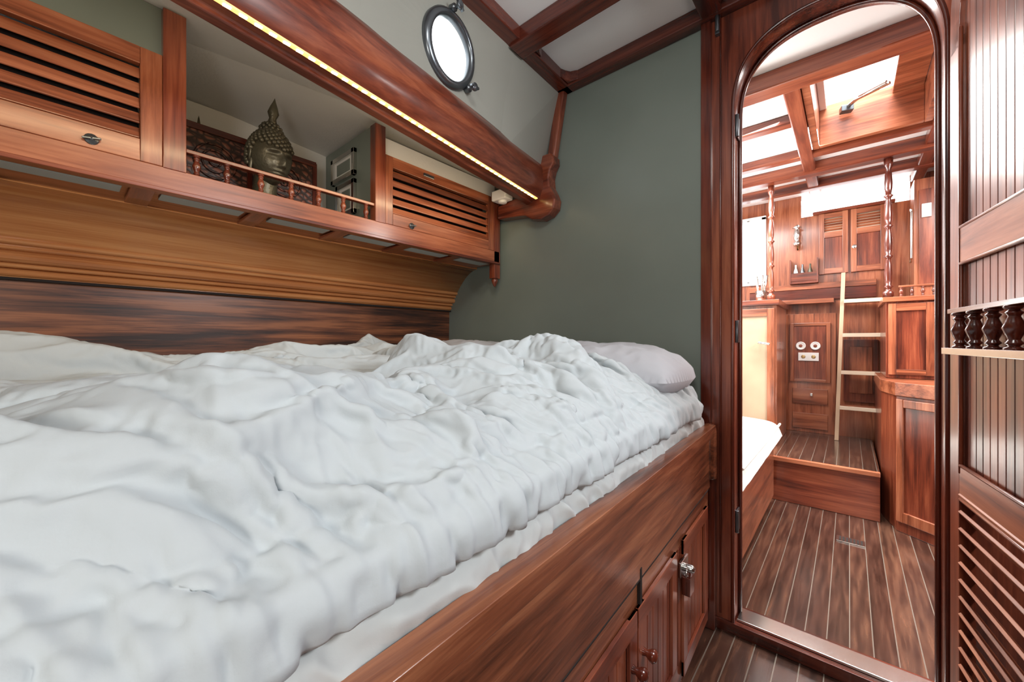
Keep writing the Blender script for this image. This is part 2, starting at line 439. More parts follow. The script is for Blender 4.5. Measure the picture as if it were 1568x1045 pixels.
o = B('door_hinge')
for z in (1.60, .95, .35):
    o.box(ox0+.001, ox0+.005, YB+.005, YB+.035, z-.035, z+.035, mDkMetal)
    o.lathe([(.006,0),(.006,.07)], (ox0+.004, YB+.0, z-.035), mDkMetal, n=10)
o.box(-.325, -.312, YB-.028, YB-.012, 1.90, 1.985, mDkMetal)
o.lathe([(.006,0),(.006,.07)], (-.318, YB-.030, 1.905), mDkMetal, n=10)
for z in (1.60, .30):
    o.lathe([(.011,0),(.011,.01),(.006,.012),(.006,.02)], (ox1+.02, YB-.012, z), mDkMetal, R=RX(math.pi/2), n=12)
o.done(.001)

o = B('ceiling'); o.box(-1.0, .95, -1.05, YB+.08, 2.0, 2.05, mWhite); o.done(0)
o = B('trim_ceiling_beams')
for y in (-.55, .0, .53, 1.07):
    o.box(tx(y)+.0, .95, y-.038, y+.038, 1.945, 2.0, mDX)
o.box(-.92, .95, YB-.05, YB, 1.955, 2.0, mDX)
def line_box(o, fa, fb, y0, y1, z0, z1, m):
    o.hexa([(fa(y0),y0,z0),(fb(y0),y0,z0),(fb(y1),y1,z0),(fa(y1),y1,z0),(fa(y0),y0,z1),(fb(y0),y0,z1),(fb(y1),y1,z1),(fa(y1),y1,z1)], m)
line_box(o, lambda y: tx(y)-.03, lambda y: tx(y)+.045, -1.05, YB, 1.955, 2.0, mDY)
line_box(o, lambda y: -.36, lambda y: -.30, -1.05, YB-.05, 1.95, 2.0, mDY)
for (cx, cy) in ((tx(1.3)+.045, YB-.05), (tx(1.1)+.045, 1.108)):
    sgn = -1 if cy > 1.2 else 1
    o.prism([(0,0),(.05,0),(.02,.012),(.008,.03),(0,.055)], lambda p, a: (cx+p[0], cy+sgn*p[1], a), 1.96, 1.999, mDX)
o.done(.012, 3)
o = B('trim_bulkhead_corner')
o.hexa([(bx(1.4)+.02, 1.365, 1.66), (bx(1.4)+.06, 1.365, 1.66), (bx(1.4)+.06, 1.40, 1.66), (bx(1.4)+.02, 1.40, 1.66),
        (tx(1.4)-.02, 1.365, 1.99), (tx(1.4)+.025, 1.365, 1.99), (tx(1.4)+.025, 1.40, 1.99), (tx(1.4)-.02, 1.40, 1.99)], mRZ)
o.done(.01, 3)

PY, PZ, PR = .765, 1.79, .095
def wx(y, z):
    k = (z-1.66)/(2.0-1.66)
    return bx(y)*(1-k) + tx(y)*k
o = B('wall_trunk_side')
N_ = 48
y0, y1, z0, z1 = .45, 1.08, 1.60, 2.0
ci, co = [], []
for i in range(N_):
    t = 2*math.pi*(i+.5)/N_
    c, s_ = math.cos(t), math.sin(t)
    y, z = PY+PR*c, PZ+PR*s_
    k = min((y1-PY)/c if c > 0 else (y0-PY)/c, (z1-PZ)/s_ if s_ > 0 else (z0-PZ)/s_)
    yo, zo = PY+k*c, PZ+k*s_
    ci.append([o.bm.verts.new((wx(y,z)-d, y, z)) for d in (0,.015)]); co.append([o.bm.verts.new((wx(yo,zo)-d, yo, zo)) for d in (0,.015)])
for i in range(N_):
    j = (i+1) % N_
    o.face([ci[i][0], ci[j][0], co[j][0], co[i][0]], mOlive)
    o.face([ci[i][1], co[i][1], co[j][1], ci[j][1]], mOlive)
    o.face([ci[i][0], ci[i][1], ci[j][1], ci[j][0]], mOlive)
def wq(ya, yb, za, zb):
    o.hexa([(wx(ya,za)-.05,ya,za),(wx(ya,za),ya,za),(wx(yb,za),yb,za),(wx(yb,za)-.05,yb,za),
            (wx(ya,zb)-.05,ya,zb),(wx(ya,zb),ya,zb),(wx(yb,zb),yb,zb),(wx(yb,zb)-.05,yb,zb)], mOlive)
wq(-1.05, y0+.03, z0, z1); wq(y1-.03, YB, z0, z1)
wq(y0, y1, 1.975, 2.0); wq(y0, y1, 1.60, 1.66)
o.done(0)
nrm = Vector((1, .1, -.14)).normalized()
Rp = nrm.to_track_quat('Z', 'Y').to_matrix()
o = B('porthole_window')
pc = Vector((wx(PY,PZ), PY, PZ))
ring = [(.080,-.004),(.080,.008),(.084,.018),(.090,.020),(.100,.016),(.106,.008),(.106,-.002),(.092,-.002),(.092,-.004)]
n = 48
rr = [[o.bm.verts.new(pc + Rp @ Vector((r*math.cos(2*math.pi*i/n), r*math.sin(2*math.pi*i/n), h))) for i in range(n)] for r, h in ring]
for a, b in zip(rr, rr[1:]+rr[:1]):
    for i in range(n): o.face([a[i], a[(i+1)%n], b[(i+1)%n], b[i]], mDkMetal, True)
for ang in (math.radians(-40), math.radians(95)):
    q = pc + Rp @ Vector((.110*math.cos(ang), .110*math.sin(ang), .004))
    o.lathe([(.011,0),(.011,.016),(.006,.02),(.006,.03),(.012,.032),(.012,.040),(0,.043)], q, mDkMetal, R=Rp, n=12)
    o.obox(q + Rp @ Vector((0,0,.036)), (.034,.007,.010), Rp @ RZ(ang+.8), mDkMetal)
o.done(.001)

o = B('deck_carlin_beam')
prof = [(0,1.535),(.012,1.56),(.018,1.60),(.014,1.65),(.0,1.685),(-.05,1.69),(-.075,1.66),(-.075,1.522),(-.07,1.516),(-.045,1.518),(-.040,1.526),(-.004,1.528)]
v = []
for y in (-1.05, YB):
    v.append([o.bm.verts.new((bx(y)+p[0], y, p[1])) for p in prof])
for i in range(len(prof)):
    j = (i+1) % len(prof)
    o.face([v[0][i], v[0][j], v[1][j], v[1][i]], mRY, i < 4)
o.face(v[0], mRY); o.face(v[1][::-1], mRY)
o.done(.003)
o = B('led_light_strip')
o.hexa([(bx(y)+dx, y, z) for z in (1.5235, 1.5275) for (dx, y) in ((-.014,-1.04),(-.003,-1.04),(-.003,YB-.07),(-.014,YB-.07))], mLED)
y = -.95
while y < YB-.09:
    o.box(bx(y)-.0115, bx(y)-.0055, y, y+.012, 1.5215, 1.5236, mDot); y += .026
o.done(0)
o = B('trim_beam_corbel')
prof = [(-.02,1.70),(.030,1.70),(.045,1.68),(.046,1.655),(.030,1.63),(.022,1.60),(.026,1.56),(.042,1.53),(.054,1.50),(.048,1.465),(.02,1.44),(-.02,1.43),(-.07,1.44),(-.11,1.465),(-.20,1.475),(-.27,1.48),(-.27,1.54),(-.10,1.56),(-.06,1.60)]
o.prism(prof, lambda p, a: (bx(1.4)+.03+p[0], a, p[1]+.01), 1.345, YB, mRX)
o.done(.008, 3)

ud = lambda y: 1.745 - .08*y
o = B('ceiling_side_deck')
o.hexa([(-1.75,-1.05,ud(-1.05)),(bx(-1.05)-.06,-1.05,1.70),(bx(YB)-.06,YB,1.675),(-1.75,YB,ud(YB)),
        (-1.75,-1.05,ud(-1.05)+.02),(bx(-1.05)-.06,-1.05,1.72),(bx(YB)-.06,YB,1.69),(-1.75,YB,ud(YB)+.02)], mDeck)
o.done(0)

o = B('wall_hull_lining')
cv = [(-1.60,1.165)] + [(-1.60+.16*(t/10)+.0, 1.165+.12*math.sin(t/10*math.pi/2)**.9) for t in range(1, 11)]
pts = cv + [(-1.44,1.30),(-1.70,1.30),(-1.70,1.125),(-1.64,1.125)]
o.prism(pts, lambda p, a: (p[0], a, p[1]), -1.05, YB, mCove)
o.prism([(-1.655,1.10),(-1.668,.55),(-1.72,.55),(-1.72,1.10)], lambda p, a: (p[0], a, p[1]), -1.05, YB, mWal)
o.done(0)
for p in bpy.data.objects['wall_hull_lining'].data.polygons:
    if abs(p.normal.y) < .5: p.use_smooth = p.normal.x > .05 and p.normal.z < -.2
o = B('trim_hull_moulding')
mpf = [(-1.72,1.086),(-1.646,1.086)]
x, z = -1.646, 1.088
for k, (r, st) in enumerate(((.010,.004),(.006,.003),(.014,.004),(.006,.003),(.009,.003))):
    for q in range(7):
        t = -math.pi/2 + math.pi*q/6
        mpf.append((x + r*1.1*math.cos(t)+k*.0015, z + r + r*math.sin(t)))
    x += .008 + r*.35; z += 2*r + st*.3
    mpf.append((x-.004, z)); 
mpf += [(x, z+.004), (-1.72, z+.006)]
o.prism(mpf, lambda p, a: (p[0], a, p[1]), -1.05, YB-.001, mCove)
o.box(-1.66, -1.640, -1.05, YB-.001, 1.078, 1.0855, mBlack)
o.done(.0008)

# ------------------------------------------------------------------ shelf unit with lockers
SX = -1.27
o = B('wall_shelf_unit')
o.box(-1.70, SX-.01, -1.05, YB-.03, 1.288, 1.312, mOY)
o.box(SX-.012, SX+.012, -1.05, YB-.03, 1.285, 1.342, mOY)
o.box(SX-.012, SX+.018, -1.05, YB-.03, 1.281, 1.291, mRY)
for y in (-.6,-.36,-.115,.135,.38,.62,.865,1.12):
    o.prism([(SX,1.285),(SX-.14,1.285),(SX-.14,1.276),(SX-.08,1.276),(SX-.0,1.281)], lambda p, a: (p[0], a, p[1]), y-.022, y+.022, mRX)
ys = [-.6,-.36,-.115,.135,.38,.62,.865,1.12,1.36]
for a, b in zip(ys, ys[1:]):
    o.box(SX-.075, SX-.02, a+.035, b-.035, 1.282, 1.287, mPale)
o.box(-1.70, -1.66, -1.05, YB, 1.31, 1.72, mDeck)
o.box(-1.66, SX-.02, .735, .755, 1.312, 1.69, mGreen)
o.box(-1.66, SX-.02, .185, .205, 1.312, 1.72, mGreen)
o.box(SX-.022, SX+.014, .168, .212, 1.34, 1.728, mRZ)
o.box(SX-.022, SX+.014, .728, .768, 1.34, 1.686, mRZ)
o.box(SX-.02, SX+.012, 1.335, 1.375, 1.215, 1.62, mRZ)
o.lathe([(0,-.03),(.006,-.024),(.012,-.010),(.016,.002),(.010,.012),(.018,.02)], (SX-.004, 1.355, 1.205), mRZ, n=14)
o.box(SX-.02, SX-.008, -1.05, .17, 1.60, 1.735, mGreen)
o.box(SX-.02, SX-.008, .77, 1.36, 1.585, 1.66, mDeck)
def louvre_door(y0, y1, z0, z1, lz0, lz1, ly0, ly1, ns, m1, m2):
    x0, x1 = SX-.010, SX+.010
    o.box(x0, x1, y0, ly0, z0, z1, m2); o.box(x0, x1, ly1, y1, z0, z1, m2)
    o.box(x0, x1, ly0, ly1, z0, lz0, m1); o.box(x0, x1, ly0, ly1, lz1, z1, m1)
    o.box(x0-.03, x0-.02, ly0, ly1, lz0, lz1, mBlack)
    for i in range(ns):
        z = lz0 + (i+.5)*(lz1-lz0)/ns; pz = (lz1-lz0)/ns
        o.obox((SX-.001, (ly0+ly1)/2, z-.002), (.005, ly1-ly0, pz*.80), RY(math.radians(-20)), m1)
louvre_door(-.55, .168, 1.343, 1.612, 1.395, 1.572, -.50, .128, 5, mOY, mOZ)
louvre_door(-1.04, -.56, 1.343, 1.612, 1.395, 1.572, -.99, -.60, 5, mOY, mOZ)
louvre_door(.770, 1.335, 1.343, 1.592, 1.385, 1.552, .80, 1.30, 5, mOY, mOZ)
o.box(SX-.010, SX+.008, .212, .728, 1.394, 1.404, mRY)
for y in (.235,.30,.38,.46,.54,.62,.70):
    o.lathe(spindle_prof(.055, .0095), (SX-.001, y, 1.340), mRZ, n=12)
for (y, z) in ((.05,1.363),(.88,1.357)):
    o.lathe([(.012,0),(.012,.003),(.006,.005),(.003,.010)], (SX+.010, y, z), mDkMetal, R=RY(math.pi/2), n=14)
    o.obox((SX+.018, y, z), (.004,.030,.005), RX(.2), mDkMetal)
o.box(SX+.008, SX+.013, .935, .985, 1.566, 1.578, mDkMetal)
o.done(.002)

o = B('smoke_detector_box')
o.box(-1.235, -1.150, 1.29, 1.345, 1.555, 1.600, mPlas)
o.lathe([(.022,0),(.020,.012),(0,.014)], (-1.19, 1.318, 1.556), mPlas, R=RX(math.pi), n=18)
o.done(.006, 3)

o = B('carved_wood_panel')
o.box(-1.575, -1.555, .25, .64, 1.312, 1.60, mCarved)
o.box(-1.58, -1.548, .24, .65, 1.585, 1.605, mDY)
for y in (.245, .43, .645): o.box(-1.578, -1.549, y-.008, y+.008, 1.312, 1.60, mDZ)
for yc in (.335, .54):
    for k, r in enumerate((.055, .035, .015)):
        o.tube([(-1.552, yc+r*math.cos(t*math.pi/10), 1.50+r*math.sin(t*math.pi/10)) for t in range(20)], .004, mCarved, n=6, closed=True)
o.done(.002)
o = B('stupa_statuette')
o.lathe([(.022,0),(.022,.02),(.016,.03),(.020,.06),(.014,.10),(.018,.13),(.022,.16),(.018,.20),(.012,.23),(.014,.27),(.009,.30),(.005,.32),(.0025,.34),(0,.35)], (-1.62, .305, 1.312), mBronze, n=16)
o.done(0)
def frame(nm, x0, x1, z0, z1):
    o = B(nm)
    y = .733
    for a, b, c, d in ((x0, x1, z0, z0+.018), (x0, x1, z1-.018, z1), (x0, x0+.018, z0, z1), (x1-.018, x1, z0, z1)):
        o.box(a, b, y-.012, y+.002, c, d, mMetal)
    o.box(x0+.01, x1-.01, y-.004, y, z0+.01, z1-.01, mPlas)
    o.box(x0+.04, x1-.04, y-.006, y-.003, z0+.028, z1-.028, mGreen)
    o.done(.002)
frame('picture_frame', -1.585, -1.40, 1.545, 1.645)
frame('picture_frame', -1.545, -1.40, 1.400, 1.530)

def buddha():
    o = B('buddha_head_statue', Matrix.Translation((-1.42, .450, 1.508)) @ Matrix.Rotation(math.radians(14), 4, 'Z') @ Matrix.Rotation(math.radians(10), 4, 'Y') @ Matrix.Scale(.92, 4))
    g = lambda a, s: math.exp(-(a/s)**2)
    def P(u, v):
        th = math.pi*u; ph = 2*math.pi*v
        x = math.sin(th)*math.cos(ph); y = math.sin(th)*math.sin(ph); z = math.cos(th)
        X, Y, Z = x*.074, y*.064, z*.094
        if Z < 0:
            k = 1 - .22*(Z/-.094)**1.3; Y *= k
            if X < 0: X *= 1-.25*(-Z/.094)
            else: X *= 1+.03*(-Z/.094)
        if x > .1:
            f = min(1, (x-.1)/.3)
            ay = abs(Y)
            X += f*(.019*g(Y,.0085)*g(Z+.014,.019) + .009*g(ay-.006,.008)*g(Z+.028,.007)
                   + .008*g(Z-.020-.12*(.03-ay),.006)*g(ay-.026,.018)
                   - .012*g(ay-.027,.014)*g(Z-.004,.010) + .008*g(ay-.027,.011)*g(Z-.001,.0055)
                   + .010*g(Y,.017)*g(Z+.044,.0045) + .009*g(Y,.014)*g(Z+.054,.0045) - .006*g(Y,.016)*g(Z+.049,.002)
                   + .008*g(Y,.018)*g(Z+.074,.011) + .003*g(ay-.035,.016)*g(Z+.03,.02))
        return Vector((X, Y, Z))
    o.grid(P, 90, 120, mBronze)
    gold = math.pi*(3-math.sqrt(5))
    for i in range(420):
        z = 1-2*(i+.5)/420; r = math.sqrt(1-z*z); a = gold*i
        x, y = r*math.cos(a), r*math.sin(a)
        hl = .42 if x > .15 else (-.35 if x < -.2 else .1)
        hl2 = hl + .12*(1-abs(y)) * (-1 if x > .15 else 0)
        if z > hl2: o.ball((x*.076, y*.067, z*.097), .0086, mBronze, n=6)
    o.ball((-.008, 0, .088), .034, mBronze, n=14)
    for i in range(80):
        z = 1-2*(i+.5)/80; r = math.sqrt(1-z*z); a = gold*i
        if z > -.3: o.ball((-.008+r*math.cos(a)*.034, r*math.sin(a)*.034, .088+z*.034), .007, mBronze, n=6)
    o.lathe([(.012,.0),(.014,.012),(.011,.024),(.018,.042),(.012,.062),(.004,.082),(0,.094)], (-.008, 0, .115), mBronze, n=14)
    for s_ in (-1, 1):
        o.ball((-.006, s_*.064, .0), .028, mBronze, n=12, R=RZ(s_*.35), sc=(.50,.20,1.0))
        o.ball((-.002, s_*.060, -.040), .018, mBronze, n=10, sc=(.42,.30,1.5))
    o.lathe([(.05,-.205),(.052,-.195),(.046,-.18),(.038,-.13),(.036,-.08),(.038,-.05)], (-.010, 0, 0), mBronze, n=24)
    o.done(0)
buddha()

# ------------------------------------------------------------------ bunk
bf = lambda y: rl(y) - .012
o = B('bunk_base')
Y0, Y1 = -1.05, 1.355
line_box(o, lambda y: -1.64, lambda y: bf(y)-.012, Y0, Y1, .0, .53, mDY)
line_box(o, lambda y: bf(y)-.02, lambda y: bf(y)+.006, Y0, Y1, .455, .625, mBunk)
line_box(o, lambda y: rl(y)-.026, lambda y: rl(y)+.008, Y0, Y1+.01, .618, .652, mBunk)
line_box(o, lambda y: bf(y)-.02, lambda y: bf(y)+.0, Y0, Y1, .395, .452, mBunk)
line_box(o, lambda y: bf(y)-.02, lambda y: bf(y)+.0, Y0, Y1, .045, .10, mRY)
line_box(o, lambda y: bf(y)-.05, lambda y: bf(y)-.03, Y0, Y1, 0, .05, mDY)
for (a, b) in ((-.9,-.86),(-.46,-.42),(-.02,.02),(.34,.38),(.715,.735),(1.02,1.05),(1.30,1.355)):
    line_box(o, lambda y: bf(y)-.02, lambda y: bf(y)+.001, a, b, .10, .395, mRZ)
def panel(a, b, z0, z1):
    w = .034
    line_box(o, lambda y: bf(y)+.001, lambda y: bf(y)+.009, a, b, z1-.038, z1, mRY)
    line_box(o, lambda y: bf(y)+.001, lambda y: bf(y)+.009, a, b, z0, z0+.038, mRY)
    line_box(o, lambda y: bf(y)+.001, lambda y: bf(y)+.0085, a, a+.036, z0, z1, mRZ)
    line_box(o, lambda y: bf(y)+.001, lambda y: bf(y)+.0085, b-.036, b, z0, z1, mRZ)
    y = a+.036
    while y < b-.036:
        y2 = min(y+w, b-.036)
        line_box(o, lambda y: bf(y)-.008, lambda y: bf(y)+.001, y+.0012, y2-.0012, z0+.03, z1-.03, mRZ)
        y = y2
panel(.03, .345, .09, .405); panel(.37, .722, .09, .405); panel(.728, .985, .09, .405); panel(1.045, 1.31, .06, .41)
line_box(o, lambda y: bf(y)+.0, lambda y: bf(y)+.0072, .742, .752, .40, .475, mBlack)
line_box(o, lambda y: bf(y)+.0, lambda y: bf(y)+.0068, -1.0, 1.33, .452, .456, mBlack)
for y in (.698, .752):
    o.lathe([(.008,0),(.006,.008),(.011,.016),(.013,.022),(.009,.028),(0,.030)], (bf(y)+.008, y, .31), mDZ, R=RY(math.pi/2), n=16)
y = 1.03
o.box(bf(y)+.008, bf(y)+.014, y-.03, y+.03, .335, .372, mMetal)
o.lathe([(.010,0),(.010,.02),(.006,.026),(0,.027)], (bf(y)+.012, y, .352), mMetal, R=RY(math.pi/2), n=14)
o.tube([(bf(y)+.022, y+.014*math.cos(t), .335+.02*math.sin(t)) for t in [k*math.pi/10 for k in range(11)]], .003, mMetal, n=8)
o.box(bf(y)+.012, bf(y)+.032, y-.018, y+.018, .29, .335, mDZ)
o.lathe([(.022,0),(.024,.02),(.024,.15),(.018,.17),(0,.175)], (rl(1.36)-.012, 1.365, .482), mBunk, n=20)
o.box(rl(1.3)-.03, rl(1.3)+.004, 1.36, 1.385, 0, .60, mDZ)
o.done(.003, 3)

o = B('mattress')
mp = [(-1.64,.60),(-1.64,.66),(-1.2,.68),(-.7,.68),(-.36,.688),(-.318,.685),(-.304,.672),(-.300,.655),(-.302,.635),(-.31,.615)]
def mat_fn(u, v):
    Y = -1.04 + 2.385*u
    X, Z = cat(mp, v)
    e = ss(.45, .8, v)
    X += -.042*Y*ss(-1.2,-.4,X)
    n0 = nz(Y*16+nz(Y*5,Z*5)*3.5, Z*14+Y*6, 3)
    r = .013*(.5-math.sqrt(n0*n0+.003)*1.7) + nz(Y*34+X*20, X*24, Z*24)*.005 + nz(Y*70, X*40, Z*50)*.002
    return Vector((X + r*e, Y, Z + r*.6*e))
o.grid(mat_fn, 900, 70, mSheet)
o.done(0, normals=False)

def pillow(c, sx, sy, sz, rz, seed, m):
    o = B('pillow', Matrix.Translation(c) @ Matrix.Rotation(rz, 4, 'Z'))
    def top(sg):
        def f(u, v):
            a, b = u*2-1, v*2-1
            k = max(0, (1-abs(a)**2.6))*max(0, (1-abs(b)**2.6))
            x = a*sx*(1-.08*b*b); y = b*sy*(1-.08*a*a)
            z = sz*k**.42
            z += (.010*nz(a*3, b*3, seed) + .005*nz(a*7, b*6, seed) + .003*ridge(a*7, b*5, seed)**2)*min(1, k*3)
            return Vector((x, y, sg*z if sg > 0 else -z*.6))
        return f
    o.grid(top(1), 90, 60, m); o.grid(top(-1), 30, 20, m)
    bmesh.ops.remove_doubles(o.bm, verts=o.bm.verts, dist=.0005)
    o.done(0)
pillow((-.67, 1.21, .805), .315, .175, .108, .04, 2.0, mPillow)
pillow((-1.30, 1.205, .812), .305, .175, .108, -.04, 6.0, mPillow)

# ------------------------------------------------------------------ open cabin door leaf
hx, hy = .192, 1.365
dirv = Vector((.14, -.99, 0)).normalized()
ang = math.atan2(dirv.y, dirv.x)
M = Matrix.Translation((hx, hy, .02)) @ Matrix.Rotation(ang, 4, 'Z')
o = B('door_1', M)
W, H, T = .46, 1.80, .026
o.box(0, .050, -T/2, T/2, 0, 1.62, mRZ)
o.box(W-.055, W, -T/2, T/2, 0, 1.62, mRZ)
out = [(0, 1.56)]
for i in range(25):
    t = math.pi*(1-i/24); c, s_ = math.cos(t), math.sin(t)
    out.append((W/2 + W/2*math.copysign(abs(c)**.8, c), 1.62 + .19*abs(s_)**.8))
out += [(W, 1.56)]
inn = [(.050, 1.56)]
for i in range(17):
    t = math.pi*(1-i/16); c, s_ = math.cos(t), math.sin(t)
    inn.append((W/2 + (W/2-.050)*math.copysign(abs(c)**.8, c), 1.60 + .15*abs(s_)**.8))
inn += [(W-.050, 1.56)]
def at(lst, t):
    f = t*(len(lst)-1); i = min(int(f), len(lst)-2); f -= i
    return (lst[i][0]*(1-f)+lst[i+1][0]*f, lst[i][1]*(1-f)+lst[i+1][1]*f)
K = 30
A = [[o.bm.verts.new((at(l, k/K)[0], y, at(l, k/K)[1])) for k in range(K+1)] for l in (out, inn) for y in (-T/2, T/2)]
for k in range(K):
    o.face([A[0][k], A[0][k+1], A[2][k+1], A[2][k]], mRZ); o.face([A[1][k], A[3][k], A[3][k+1], A[1][k+1]], mRZ)
    o.face([A[0][k], A[1][k], A[1][k+1], A[0][k+1]], mDZ); o.face([A[2][k], A[2][k+1], A[3][k+1], A[3][k]], mRZ)
for z0_, z1_ in ((0,.10),(.55,.62),(1.075,1.15)):
    o.box(.050, W-.055, -T/2, T/2, z0_, z1_, mOX)
def boards(z0_, z1_):
    x = .045
    while x < W-.06:
        o.box(x+.0012, min(x+.030, W-.05)-.0012, -T/2+.009, T/2-.006, z0_-.005, z1_+.005, mRZ); x += .030
    o.box(.05, W-.05, -T/2+.014, -T/2+.016, z0_, z1_, mBlack)
boards(.62, 1.075)
x = .045
while x < W-.06:
    xm = x+.015; hh = 1.60+.15*max(0, 1-(abs(xm-W/2)/(W/2-.05))**2.5)**(.4)
    o.box(x+.0012, x+.0288, -T/2+.009, T/2-.006, 1.145, hh+.01, mRZ); x += .030
for z in (.623, 1.072, 1.153, .547, .103):
    for sy in (-1, 1): o.tube([(.050, sy*(T/2-.002), z), (W-.055, sy*(T/2-.002), z)], .004, mRX, n=8)
for sy in (-1, 1):
    for x in (.052, W-.057): o.tube([(x, sy*(T/2-.002), .605), (x, sy*(T/2-.002), 1.60)], .004, mRZ, n=8)
z = .125
while z < .545:
    o.obox((W/2, 0, z), (W-.105, .044, .007), RX(math.radians(-52)), mOX); z += .038
side = -1
o.box(.065, W-.03, side*(T/2), side*(T/2+.028), .872, .884, mOX)
o.box(.070, W-.03, side*(T/2+.006), side*(T/2+.024), .960, .970, mDX)
x = .105
while x < W-.03:
    o.lathe(spindle_prof(.076, .014), (x, side*(T/2+.015), .884), mDZ, n=16); x += .072
o.box(.062, W-.025, side*(T/2+.026), side*(T/2+.031), .871, .885, mMetal)
o.box(W-.05, W-.01, -T/2-.004, T/2+.004, .70, .80, mBrass)
o.done(.002)

# ------------------------------------------------------------------ SALON
hx0, hx1, hy0, hy1 = -.12, .27, 1.99, 2.66
o = B('ceiling_salon')
g_ = .012
o.box(-1.75, hx0-g_, 1.48, 3.75, 2.0, 2.04, mWhite); o.box(hx1+g_, 1.70, 1.48, 3.75, 2.0, 2.04, mWhite)
o.box(hx0-g_, hx1+g_, 1.48, hy0-g_, 2.0, 2.04, mWhite); o.box(hx0-g_, hx1+g_, hy1+g_, 3.75, 2.0, 2.04, mWhite)
o.done(0)
o = B('window_deck_hatch')
for a in ((hx0-.03,hx0,hy0-.03,hy1+.03),(hx1,hx1+.03,hy0-.03,hy1+.03),(hx0,hx1,hy0-.03,hy0)):
    o.box(*a, 1.96, 2.17, mOX)
o.box(hx0, hx1, hy1, hy1+.03, 1.96, 2.17, mOX)
o.box(.16, hx1-.001, hy0+.001, hy1-.001, 2.13, 2.17, mOX)
o.box(hx0, hx0+.03, hy0, hy1, 2.15, 2.175, mWhite)
o.tube([(-.02, 2.64, 2.11), (.04, 2.52, 2.10), (.13, 2.46, 2.10)], .009, mMetal)
o.obox((.08, 2.50, 2.095), (.14, .016, .014), RZ(-.5), mMetal)
o.obox((-.01, 2.62, 2.10), (.05, .04, .03), RZ(.3), mDkMetal)
o.done(.003)
o = B('trim_salon_beams')
for y, w, z in ((1.90,.045,1.93),(2.30,.03,1.955),(2.75,.028,1.95),(3.0,.04,1.93),(3.32,.035,1.94)):
    if y == 2.30:
        o.box(-1.70, hx0-.06, y-w, y+w, z, 2.0, mRX); o.box(hx1+.06, 1.65, y-w, y+w, z, 2.0, mRX)
    else: o.box(-1.70, 1.65, y-w, y+w, z, 2.0, mRX)
o.box(hx0-.09, hx0-.032, 1.94, 3.6, 1.945, 2.0, mRY)
o.box(hx1+.032, hx1+.09, 1.94, 3.6, 1.945, 2.0, mRY)
o.done(.006, 2)

YF = 3.62
o = B('wall_salon_far')
o.box(-1.75, -.72, YF, YF+.05, 0, 2.0, mOZ)
o.box(-.72, -.50, YF, YF+.05, 0, 1.38, mOZ); o.box(-.72, -.50, YF, YF+.05, 1.88, 2.0, mOZ)
o.box(-.50, -.27, YF, YF+.05, 0, 2.0, mOZ)
o.box(-.27, .30, YF, YF+.05, 0, 1.84, mOZ)
o.box(.30, 1.70, YF, YF+.05, 0, 2.0, mOZ)
o.done(.002)
o = B('galley_ledge_shelf')
o.box(-.60, -.08, YF-.10, YF-.001, 1.19, 1.22, mOX)
o.box(-.60, .14, YF-.02, YF-.001, 1.22, 1.30, mDX)
o.box(-.60, .14, YF-.03, YF-.001, 1.30, 1.34, mOX)
o.done(.002)
o = B('window_1')
for a in ((-.73,-.70,1.37,1.89),(-.52,-.49,1.37,1.89),(-.73,-.49,1.36,1.39),(-.73,-.49,1.87,1.90),(-.62,-.60,1.38,1.88)):
    o.box(a[0], a[1], YF-.015, YF+.055, a[2], a[3], mWhite)
o.done(.002)
o = B('companionway_doors')
YW = YF-.001
for a, b in ((-.165, -.005), (.010, .190)):
    y = YF-.022
    o.box(a, a+.03, y, YW, 1.40, 1.835, mOZ); o.box(b-.03, b, y, YW, 1.40, 1.835, mOZ)
    for z0_, z1_ in ((1.402,1.44),(1.66,1.70),(1.80,1.833)): o.box(a+.03, b-.03, y+.001, YW, z0_, z1_, mOX)
    o.box(a+.03, b-.03, y+.01, YW, 1.44, 1.66, mRZ)
    for k in range(5): o.obox(((a+b)/2, y+.012, 1.715+k*.018), (b-a-.06, .016, .004), RX(math.radians(-45)), mOX)
    o.box(a+.03, b-.03, YF-.004, YW, 1.70, 1.80, mLight)
o.box(-.20, .23, YF-.04, YW, 1.836, 1.855, mRX)
o.lathe([(.008,0),(.008,.02),(.014,.026),(0,.03)], (.028, YF-.022, 1.57), mMetal, R=RX(math.pi/2), n=12)
o.done(.002)
o = B('engine_access_door')
y = YF-.02
o.box(-.385, -.07, y, YW, .25, 1.12, mOZ)
o.box(-.312, -.123, y-.012, y, .642, 1.03, mRZ)
for a in ((-.335,-.312,.62,1.052),(-.123,-.10,.62,1.052)): o.box(a[0], a[1], y-.02, y, a[2], a[3], mOZ)
for z in (.62, 1.03): o.box(-.312, -.123, y-.019, y, z, z+.022, mOX)
for z in (.56, .38): o.box(-.32, -.115, y-.012, y, z-.10, z+.01, mOX)
for xx in (-.27, -.185):
    o.lathe([(.030,0),(.030,.012),(.024,.014),(.024,.010),(0,.010)], (xx, y-.012, .885), mPlas, R=RX(math.pi/2), n=20)
    o.lathe([(.012,0),(.010,.004),(0,.005)], (xx, y-.024, .885), mRX, R=RX(math.pi/2), n=12)
o.box(-.285, -.165, y-.022, y-.0125, .775, .835, mPlas)
for xx in (-.255, -.195): o.lathe([(.014,0),(.012,.004),(0,.004)], (xx, y-.022, .805), mBrass, R=RX(math.pi/2), n=12)
o.box(-.215, -.20, y-.03, y-.0125, .52, .54, mMetal)
o.done(.002)
o = B('salon_platform')
o.box(-1.70, .12, 2.72, YF-.001, .0, .235, mRX)
o.box(-1.70, .12, 2.705, YF-.001, .235, .25, mFloor)
o.box(-1.70, .12, 2.695, 2.72, .232, .256, mOX)
o.done(.003)
o = B('companionway_ladder')
